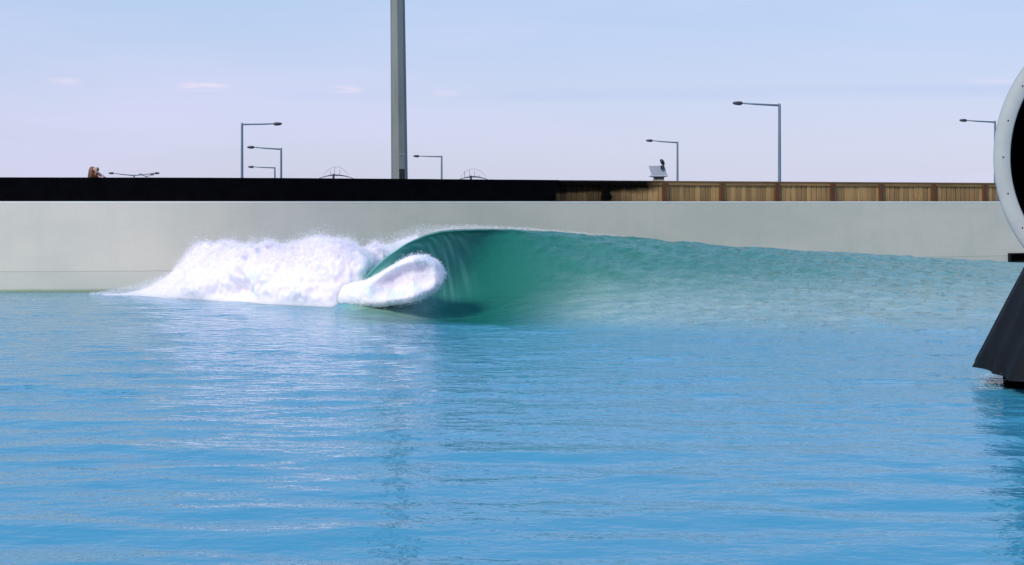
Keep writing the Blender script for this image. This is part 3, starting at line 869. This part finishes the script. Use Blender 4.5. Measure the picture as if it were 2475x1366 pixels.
# haze of drops blown back off the crest
m_ = (PX > 930) & (PX < 1500)
ci = np.where(m_)[0]
k = rng.choice(ci, 5200, p=(lambda w: w / w.sum())(np.interp(PX[ci], [930, 1000, 1150, 1350, 1500], [3.0, 1.6, 0.8, 0.35, 0.08])))
spread = np.interp(PX[k], [930, 1010, 1060, 1200, 1500], [0.16, 0.11, 0.05, 0.025, 0.015])
p = np.stack([(PX[k] - CX) / F * crestY[k] + rng.normal(0, 0.03, len(k)), crestY[k] + 0.15 + rng.exponential(0.35, len(k)), crestZ[k] + 0.01 + expo(1, len(k), 2.6) * spread], 1)
pts.append(p); szs.append(rng.uniform(0.003, 0.008, len(k)))
for jx, jr, jh, jn in ((605, 592, 0.20, 700), (640, 590, 0.12, 500), (560, 594, 0.12, 400), (775, 588, 0.22, 800), (765, 590, 0.10, 500), (700, 592, 0.12, 400), (850, 594, 0.14, 500), (905, 590, 0.14, 700)):
    yj = 36.0 + rng.normal(0, 0.1, jn); uj = expo(0.4, jn, 3.5)
    pts.append(np.stack([(jx - CX) / F * 36 + rng.normal(0, 0.02, jn) + rng.normal(0, 0.09, jn) * uj + 0.05 * uj, yj, zy(jr, 36.0) - 0.05 + uj * jh], 1)); szs.append(rng.uniform(0.003, 0.009, jn))
nm_ = 12000
pm_ = rng.beta(1.6, 1.3, nm_) * 290 + 215
ym_ = np.interp(pm_, [215, 500], [39.2, 36.5]) + rng.normal(0, 0.35, nm_)
zm_ = np.interp(pm_, [215, 260, 330, 420, 505], [0.03, 0.12, 0.32, 0.72, 1.2]) * np.abs(rng.beta(1.2, 1.6, nm_))
pts.append(np.stack([(pm_ - CX) / F * ym_, ym_, zm_], 1)); szs.append(rng.uniform(0.002, 0.007, nm_))
dv_, dq_ = drops(np.concatenate(pts), np.concatenate(szs))
spray = np_mesh('spray', dv_, dq_, M['drop'], smooth=False); spray['kind'] = 'stuff'
reparent(spray, wave)

# ------------------------------------------------------------------ tall mast behind the fence
YM = 50.0
base = pix(965.5, 487, YM); base.z = 1.4
mast = empty('light_mast', base)
tag(mast, 'tall grey eight sided steel mast rising out of frame behind the black cloth', 'mast')
mb = MB()
def mast_r(z): return 0.258 - (z - 1.5) * (0.258 - 0.220) / (zy(0, YM) - 1.5)
lean = -4.6 / F * YM / (zy(0, YM) - zy(431, YM))
zs = [0, 1.3, 3, 6, 10, 14, 18, 22]
vs = []; fs = []
for z in zs:
    r = max(0.12, mast_r(z + 1.4))
    for k in range(8):
        th = 2 * math.pi * k / 8 - math.pi / 2
        vs.append((r * math.cos(th) + lean * z - (lean * 1.6), r * math.sin(th), z))
for i in range(len(zs) - 1):
    for k in range(8):
        fs.append((i * 8 + k, i * 8 + (k + 1) % 8, i * 8 + 8 + (k + 1) % 8, i * 8 + 8 + k))
fs.append(tuple((len(zs) - 1) * 8 + k for k in range(8)))
mesh_obj('shaft', vs, fs, M['galv'], mast)
mb = MB(); mb.bevel_box((0, 0, 0.03), (0.8, 0.8, 0.06)); mb.build('base_plate', M['galv'], mast)
def on_face(z0, z1, u0, u1, proud, name, mat):
    """a plate on the right front face of the mast"""
    vs = []
    for z, zz in ((z0, 0), (z1, 1)):
        r = mast_r(z + 1.4)
        A = Vector((lean * z - lean * 1.6, -r, z)); B = Vector((r * math.cos(-math.pi / 4) + lean * z - lean * 1.6, r * math.sin(-math.pi / 4), z))
        nrm = Vector((0.38, -0.92, 0))
        for u in (u0, u1):
            p0 = A.lerp(B, u)
            vs += [p0 + nrm * 0.002, p0 + nrm * proud]
    mesh_obj(name, vs, [(0, 1, 3, 2), (4, 6, 7, 5), (0, 4, 5, 1), (2, 3, 7, 6), (1, 5, 7, 3), (0, 2, 6, 4)], mat, mast)
zr = lambda row: zy(row, YM) - 1.4
on_face(zr(440), zr(409), 0.06, 0.94, 0.012, 'access_hatch', M['hatch'])
on_face(zr(374.5), zr(372.5), -0.02, 1.0, 0.014, 'weld_seam', M['galv_line'])

# ------------------------------------------------------------------ street lamps on the road beyond
def lamp_at(px, row_top, arms, label, name='street_lamp', group='street lamps beyond the fence', lean_px=0, Y=None):
    """arms: list of (head end px, head row)"""
    if Y is None: Y = 2.6 * F / abs(arms[0][0] - px)
    top = pix(px, row_top, Y)
    root = empty(name, (top.x, top.y, -0.9))
    tag(root, label, 'street lamp', group)
    h = top.z + 0.9
    lx = lean_px / F * Y
    pr = max(0.085, 0.0)
    mb = MB(); mb.tube([(lx, 0, 0), (lx * 0.7, 0, h * 0.3), (lx * 0.02, 0, h - 0.05), (0, 0, h + 0.1)], [pr * 1.25, pr * 1.15, pr * 0.9, pr * 0.8], 10)
    mb.build('column', M['lamp_metal'], root, True)
    for hx, hr in arms:
        e = pix(hx, hr, Y); sgn = 1 if e.x > top.x else -1
        ex_ = e.x - top.x; ez = e.z + 0.9
        span = abs(ex_)
        hl = 0.52
        mb = MB(); mb.tube([(0, 0, h), (ex_ * 0.5, 0, h + (ez - h) * 0.52), (ex_ - sgn * hl, 0, ez)], [0.055, 0.05, 0.04], 8)
        mb.build('arm', M['lamp_metal'], root, True)
        x0 = ex_ - sgn * (hl + 0.03)
        mb = MB(); mb.tube([(x0 + sgn * hl * f_, 0, ez + dz) for f_, dz in ((0, 0.0), (0.08, 0), (0.3, -0.01), (0.65, -0.005), (0.93, 0.005), (1.05, 0.01))],
                           [0.05, 0.09, 0.115, 0.10, 0.075, 0.02], 10)
        mb.build('lamp_head', M['lamp_dark'], root, True)
    return root
lamp_at(585, 301, [(682, 299.5)], 'street lamp whose arm points right, left of the tall mast')
lamp_at(679.5, 361, [(597, 356)], 'street lamp arm pointing left, just under the right pointing lamp arm')
lamp_at(664, 406, [(599.5, 403.5)], 'lowest of the three nested lamps left of the mast, arm pointing left', lean_px=3)
lamp_at(1067.5, 379, [(998.5, 377.5)], 'street lamp immediately right of the tall mast with arm pointing left')
lamp_at(1637.5, 345, [(1561, 340)], 'street lamp with its arm reaching left above the perched black bird')
lamp_at(1884, 255, [(1770.5, 249.5)], 'tallest looking street lamp, arm pointing left above the brown fence')
lamp_at(2405, 295.5, [(2318.5, 291)], 'street lamp beside the white ring with its arm pointing left')
lamp_at(324, 424.5, [(262, 418.8), (386, 418.8)], 'wide double armed lamp just showing over the black cloth', 'double_street_lamp', 'double lamps beyond the fence', Y=175)
lamp_at(354, 427, [(335, 421.8), (373, 422.2)], 'small double armed lamp peeping behind the wider double lamp', 'double_street_lamp', 'double lamps beyond the fence', Y=235)

# far road masts with a curved cross arm, rods and a wire hoop
def hoop_mast(px, row_arm, half, row_hoop, hoop_half, rods, label):
    Y = 260.0; k = Y / F
    top = pix(px, row_arm, Y)
    root = empty('hoop_mast', (top.x, top.y, -0.9))
    tag(root, label, 'mast', 'hoop masts beyond the fence')
    h = top.z + 0.9
    mb = MB(); mb.tube([(0, 0, 0), (0, 0, h + 3 * k)], [0.22, 0.17], 8); mb.build('column', M['lamp_dark'], root, True)
    pa = []
    for i in range(15):
        u = -1 + 2 * i / 14
        pa.append((6 * k + u * half * k, 0, h - (u * u) * 9 * k))
    mb = MB(); mb.tube(pa, [0.03 + 0.085 * (1 - abs(-1 + 2 * i / 14)) for i in range(15)], 6); mb.build('cross_arm', M['lamp_dark'], root, True)
    ph = []
    for i in range(17):
        u = -1 + 2 * i / 16
        ph.append((6 * k + u * hoop_half * k, 0, h + (row_arm - row_hoop) * k - u * u * 19 * k))
    mb = MB(); mb.tube(ph, 0.022, 5); mb.build('wire_hoop', M['lamp_metal'], root)
    for x, r0 in rods:
        mb = MB(); zb = h - ((x - 6) / half) ** 2 * 9 * k
        mb.tube([(x * k, 0, zb), (x * k, 0, h + (row_arm - r0) * k)], [0.042, 0.024], 6)
        mb.build('rod', M['lamp_metal'], root)
hoop_mast(806, 423.5, 44, 403.5, 30, [(-7, 412), (3, 404), (15, 410)], 'far hoop topped mast just left of the tall mast')
hoop_mast(1138, 427.5, 40, 408.5, 31, [(-15, 413), (-3, 409), (9, 414), (20, 423)], 'far hoop topped mast to the right of the tall mast')

# ------------------------------------------------------------------ panel box with perched bird
YB = 47.8
kb = YB / F
def lp(px, py, dy=0.0):
    p = pix(px, py, YB); return Vector((p.x, YB + dy, p.z))
bb = pix(1592, 487, YB)
box = empty('sloped_panel_box', (bb.x, YB, 1.4))
tag(box, 'small grey sloping panel on a plinth behind the fence, bird perched on it', 'panel box')
bpy.context.view_layer.update()
def boxpart(name, vs, fs, mat):
    o = mesh_obj(name, vs, fs, mat); reparent(o, box); return o
HEX = [(0, 1, 2, 3), (7, 6, 5, 4), (0, 4, 5, 1), (1, 5, 6, 2), (2, 6, 7, 3), (3, 7, 4, 0)]
front = [lp(1568, 401.0, 0.02), lp(1606, 400.2, 0.06), lp(1611.5, 423.9, -0.15), lp(1573.5, 423.9, -0.19)]
boxpart('sloped_panel', front + [v + Vector((0.01, 0.06, 0.0)) for v in front], HEX, M['panel'])
for a in range(6):
    u = (a + 0.5) / 6
    p0 = front[0].lerp(front[1], u) + Vector((0, -0.004, 0)); p1 = front[3].lerp(front[2], u) + Vector((0, -0.004, 0))
    mb = MB(); mb.tube([p0, p1], 0.004, 5); o = mb.build('rib', M['panel']); reparent(o, box)
def slab(name, x0, x1, r0, r1, y0, y1, mat, x2=None, x3=None):
    x2 = x0 if x2 is None else x2; x3 = x1 if x3 is None else x3
    vs = [lp(x0, r0, y0), lp(x1, r0, y0), lp(x3, r1, y0), lp(x2, r1, y0), lp(x0, r0, y1), lp(x1, r0, y1), lp(x3, r1, y1), lp(x2, r1, y1)]
    return boxpart(name, vs, HEX, mat)
slab('ledge', 1572.5, 1613, 424.0, 426.4, -0.20, 0.25, M['panel_edge'])
slab('tray', 1568.5, 1615.5, 426.5, 428.3, -0.20, 0.26, M['panel_dark'], 1577, 1607)
slab('neck', 1579.5, 1605, 428.4, 432.0, -0.12, 0.16, M['panel_dark'], 1581.5, 1604)
pz = lp(0, 432.1).z
mb = MB(); mb.bevel_box((bb.x, YB + 0.03, (1.4 + pz) / 2), (0.30, 0.28, pz - 1.4), 0.008)
o = mb.build('plinth', M['stone']); reparent(o, box)

def skin_obj(name, joints, edges, mat, parent=None, sub=2, root=0):
    me = bpy.data.meshes.new(name)
    me.from_pydata([j[0] for j in joints], edges, [])
    me.materials.append(mat)
    o = bpy.data.objects.new(name, me); col.objects.link(o)
    sk = o.modifiers.new('skin', 'SKIN')
    sk.use_smooth_shade = True
    for i, j in enumerate(joints):
        r = j[1] if hasattr(j[1], '__len__') else (j[1], j[1])
        me.skin_vertices[0].data[i].radius = r
        me.skin_vertices[0].data[i].use_root = (i == root)
    ss = o.modifiers.new('smooth', 'SUBSURF'); ss.levels = sub; ss.render_levels = sub
    if parent is not None: reparent(o, parent)
    return o
bird = empty('bird', lp(1600, 400.5, 0.05))
tag(bird, 'black bird perched on the top edge of the grey panel facing left', 'bird')
bpy.context.view_layer.update()
B = lambda x, y, dy=0.0: tuple(lp(x, y, dy + 0.05))
mb = MB(); mb.tube([B(1605.8, 399.4), B(1605.0, 398.0), B(1603.8, 396.0), B(1602.2, 393.4), B(1600.6, 390.6), B(1599.4, 388.4), B(1598.6, 386.9), B(1598.1, 385.6), B(1597.9, 384.8)],
                   [0.008, 0.026, 0.046, 0.057, 0.056, 0.047, 0.041, 0.032, 0.008], 14)
o = mb.build('body', M['feather'], None, True); reparent(o, bird)
mb = MB(); mb.tube([B(1597.2, 386.6), B(1595.9, 387.0), B(1594.4, 387.8)], [0.018, 0.012, 0.002], 8); o = mb.build('beak', M['feather'], None, True); reparent(o, bird)
# tail and wing tips hang down in front of the panel
tl = [B(1596.0, 400.4, -0.10), B(1605.4, 399.6, -0.10), B(1604.8, 403.5, -0.13), B(1602.5, 408.0, -0.17), B(1599.2, 412.4, -0.20), B(1596.4, 409.0, -0.18), B(1595.8, 404.0, -0.13)]
vs = tl + [tuple(Vector(v) + Vector((0, 0.02, 0))) for v in tl]
n = len(tl)
fs = [tuple(range(n - 1, -1, -1)), tuple(range(n, 2 * n))] + [(i, (i + 1) % n, n + (i + 1) % n, n + i) for i in range(n)]
o = mesh_obj('tail', vs, fs, M['feather']); reparent(o, bird)
for dx in (0.0, 2.2):
    mb = MB(); mb.tube([B(1600.3 + dx, 396.0), B(1600.0 + dx, 398.8), B(1600.2 + dx, 400.6)], [0.014, 0.007, 0.008], 6); o = mb.build('leg', M['feather'], None, True); reparent(o, bird)

# ------------------------------------------------------------------ person behind the black cloth, only head, arm and shoulder showing
YPp = 41.6
def P3(px, py, dy=0.0):
    p = pix(px, py, YPp); return (p.x, YPp + dy, p.z)
pb = pix(232, 487, YPp)
person = empty('person', (pb.x, YPp, 1.4))
tag(person, 'person with long auburn hair and one bare arm raised to the head, behind the cloth', 'person')
bpy.context.view_layer.update()
x0 = pb.x
J = [((x0 + 0.02, YPp, 2.18), (0.13, 0.10)),            # 0 pelvis
     ((x0 + 0.03, YPp, 2.42), (0.12, 0.09)), ((x0 + 0.05, YPp, 2.66), (0.14, 0.095)), ((x0 + 0.02, YPp, 2.78), (0.06, 0.06)),
     (P3(227.5, 420), 0.05), (P3(227, 413), (0.082, 0.09)), (P3(228, 409.5), (0.06, 0.07)),
     (P3(251, 427), (0.055, 0.055)), (P3(243.5, 424.5), (0.046, 0.046)), (P3(236.5, 416.5, -0.12), (0.038, 0.038)), (P3(232.5, 410, -0.15), (0.032, 0.028)), (P3(230, 406.8, -0.13), (0.034, 0.02)), (P3(227.5, 405.8, -0.11), (0.022, 0.012)),
     ((x0 - 0.15, YPp, 2.70), 0.05), ((x0 - 0.22, YPp - 0.02, 2.44), 0.04), ((x0 - 0.16, YPp - 0.2, 2.24), 0.032),
     ((x0 - 0.09, YPp, 2.02), 0.09), ((x0 - 0.10, YPp - 0.02, 1.76), 0.06), ((x0 - 0.10, YPp + 0.02, 1.46), 0.04), ((x0 - 0.10, YPp - 0.14, 1.43), 0.035),
     ((x0 + 0.12, YPp, 2.02), 0.09), ((x0 + 0.12, YPp - 0.02, 1.76), 0.06), ((x0 + 0.12, YPp + 0.02, 1.46), 0.04), ((x0 + 0.12, YPp - 0.14, 1.43), 0.035)]
E_ = [(0, 1), (1, 2), (2, 3), (3, 4), (4, 5), (5, 6), (2, 7), (7, 8), (8, 9), (9, 10), (10, 11), (11, 12), (2, 13), (13, 14), (14, 15), (0, 16), (16, 17), (17, 18), (18, 19), (0, 20), (20, 21), (21, 22), (22, 23)]
skin_obj('body', J, E_, M['skin'], person, 1, 0)
def loft(name, pts, rad, mat, parent, n=16):
    mb = MB(); mb.tube(pts, rad, n); o = mb.build(name, mat, None, True); reparent(o, parent); return o
loft('hair', [P3(229.5, 404.4, -0.04), P3(228.6, 405.3, -0.04), P3(227, 408, -0.05), P3(225.2, 412.5, -0.05), P3(224.3, 418, -0.05), P3(223.6, 427, -0.06), P3(223, 440, -0.06)],
     [0.012, 0.05, 0.088, 0.10, 0.098, 0.105, 0.06], M['hair'], person)
loft('fringe', [P3(233.0, 405.6, 0.03), P3(235.0, 406.8, 0.02), P3(236.6, 410, 0.01), P3(236.8, 414, 0.0)], [0.012, 0.03, 0.034, 0.012], M['hair'], person, 12)
loft('side_hair', [P3(232.5, 414, -0.07), P3(233.6, 420, -0.09), P3(235, 432, -0.09)], [0.02, 0.05, 0.045], M['hair'], person, 12)
skin_obj('dress', [((x0 + 0.02, YPp, 1.95), (0.19, 0.15)), ((x0 + 0.02, YPp, 2.18), (0.15, 0.12)), ((x0 + 0.03, YPp, 2.42), (0.135, 0.105)), ((x0 + 0.06, YPp, 2.60), (0.15, 0.11)), (P3(256, 432), (0.06, 0.065)), (P3(257.5, 428.5), (0.035, 0.045))],
         [(0, 1), (1, 2), (2, 3), (3, 4), (4, 5)], M['top'], person, 2, 1)

# ------------------------------------------------------------------ big ring and dark skirt at the right edge
YR = 19.6
kr = YR / F
rc = pix(2800, 377, YR)
ring = empty('round_housing', (rc.x, YR, rc.z), -math.atan2(rc.x, YR))
tag(ring, 'huge pale grey ring with bolted rim round a black hollow at the right edge', 'ring housing')
Ro, Ri = 386 * kr, 344 * kr
NS = 160
def revolve(name, prof, mat, parent, closed=True, smooth=True):
    vs = []; fs = []; m = len(prof)
    for i in range(NS):
        th = 2 * math.pi * i / NS
        for r, y in prof: vs.append((r * math.cos(th), y, r * math.sin(th)))
    for i in range(NS):
        i2 = (i + 1) % NS
        for k in range(m if closed else m - 1):
            k2 = (k + 1) % m
            fs.append((i * m + k, i * m + k2, i2 * m + k2, i2 * m + k))
    o = mesh_obj(name, vs, fs, mat, parent, smooth)
    smooth_sharp(o, 50)
    return o
rr = Ro - Ri
revolve('rim', [(Ri, 0.05), (Ri, 0.012), (Ri + 0.012, 0.0), (Ro - 0.03, 0.0), (Ro - 0.008, 0.02), (Ro, 0.05), (Ro, 0.42), (Ro - 0.03, 0.46), (Ri, 0.46)], M['ring'], ring, True, False)
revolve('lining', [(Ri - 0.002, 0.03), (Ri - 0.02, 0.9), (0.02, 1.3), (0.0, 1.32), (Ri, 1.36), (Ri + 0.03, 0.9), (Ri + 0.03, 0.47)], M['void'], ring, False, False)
for k in range(48):
    th = math.pi + R(0.7) + 2 * math.pi * k / 24 * 0.8
    if k >= 30: break
    th = math.pi - R(0.1) + R(14.6) * (k - 12)
    if k >= 25: break
    rb = (Ri + Ro) / 2 - 0.02
    mb = MB(); cxx, czz = rb * math.cos(th), rb * math.sin(th)
    mb.tube([(cxx, 0.004, czz), (cxx, -0.008, czz)], [0.012, 0.009], 8)
    mb.build('bolt', M['bolt'], ring)

skirt = empty('tarpaulin_skirt', (rc.x, YR, 0.0))
tag(skirt, 'dark grey folded tarpaulin skirt hanging to the water under the ring', 'tarpaulin')
R0, R1 = 426 * kr, 286 * kr
z_hem = 0.13; z_top = zy(602, YR)
vs = []; fs = []
NA, NZ = 220, 26
for j in range(NZ + 1):
    f_ = j / NZ
    for i in range(NA):
        th = 2 * math.pi * i / NA
        fold = 0.045 * math.sin(11 * th + 0.6 + 0.5 * math.sin(3 * th)) + 0.03 * math.sin(27 * th + 1) 
        r = R0 + (R1 - R0) * f_ + fold * (1 - f_) ** 0.7 - 0.02 * math.exp(-((f_ - 0.02) / 0.03) ** 2)
        z = z_hem + (z_top - z_hem) * f_
        z += 0.08 * math.exp(-((th - math.pi - 0.02) / 0.34) ** 2) * (1 - f_)
        if f_ < 0.2: z += (0.014 * math.sin(9 * th + 0.4) + 0.006 * math.sin(23 * th)) * (1 - f_ / 0.2)
        vs.append((r * math.cos(th), r * math.sin(th), z))
for j in range(NZ):
    for i in range(NA):
        i2 = (i + 1) % NA
        fs.append((j * NA + i, j * NA + i2, (j + 1) * NA + i2, (j + 1) * NA + i))
fs.append(tuple(NZ * NA + i for i in range(NA)))
mesh_obj('cover', vs, fs, M['tarp'], skirt, True)
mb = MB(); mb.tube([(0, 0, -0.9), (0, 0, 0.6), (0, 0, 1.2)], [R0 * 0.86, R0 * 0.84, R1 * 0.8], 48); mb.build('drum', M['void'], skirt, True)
# a torn strip hanging from the hem
th0 = math.pi + 0.62
mb = MB(); mb.tube([(R0 * 0.985 * math.cos(th0), R0 * 0.985 * math.sin(th0), z_hem + 0.04), (R0 * 0.985 * math.cos(th0) + 0.01, R0 * 0.985 * math.sin(th0), 0.1), (R0 * 0.985 * math.cos(th0), R0 * 0.985 * math.sin(th0), -0.02)], [0.035, 0.014, 0.012], 8)
mb.build('torn_strip', M['tarp'], skirt, True)
# splash of water draining from the hem
ns = 380
u = rng.uniform(0, 1, ns)
sx = rc.x - R0 * 0.99 + 0.02 + (u - 0.25) * 0.16 * 1.0 + rng.normal(0, 0.02, ns)
sz = rng.uniform(0, 1, ns) ** 1.4 * (0.17 + 0.06 * u)
sx -= (0.2 - sz) * 0.35
sy = YR - 0.05 + rng.normal(0, 0.05, ns) - u * 0.35
a, b_ = drops(np.stack([sx, sy, sz], 1), rng.uniform(0.0015, 0.005, ns))
spl = np_mesh('drip_splash', a, b_, M['drop'], smooth=False); spl['kind'] = 'stuff'
tag(spl, 'small pale splash of water draining off the hem of the dark skirt', 'splash')
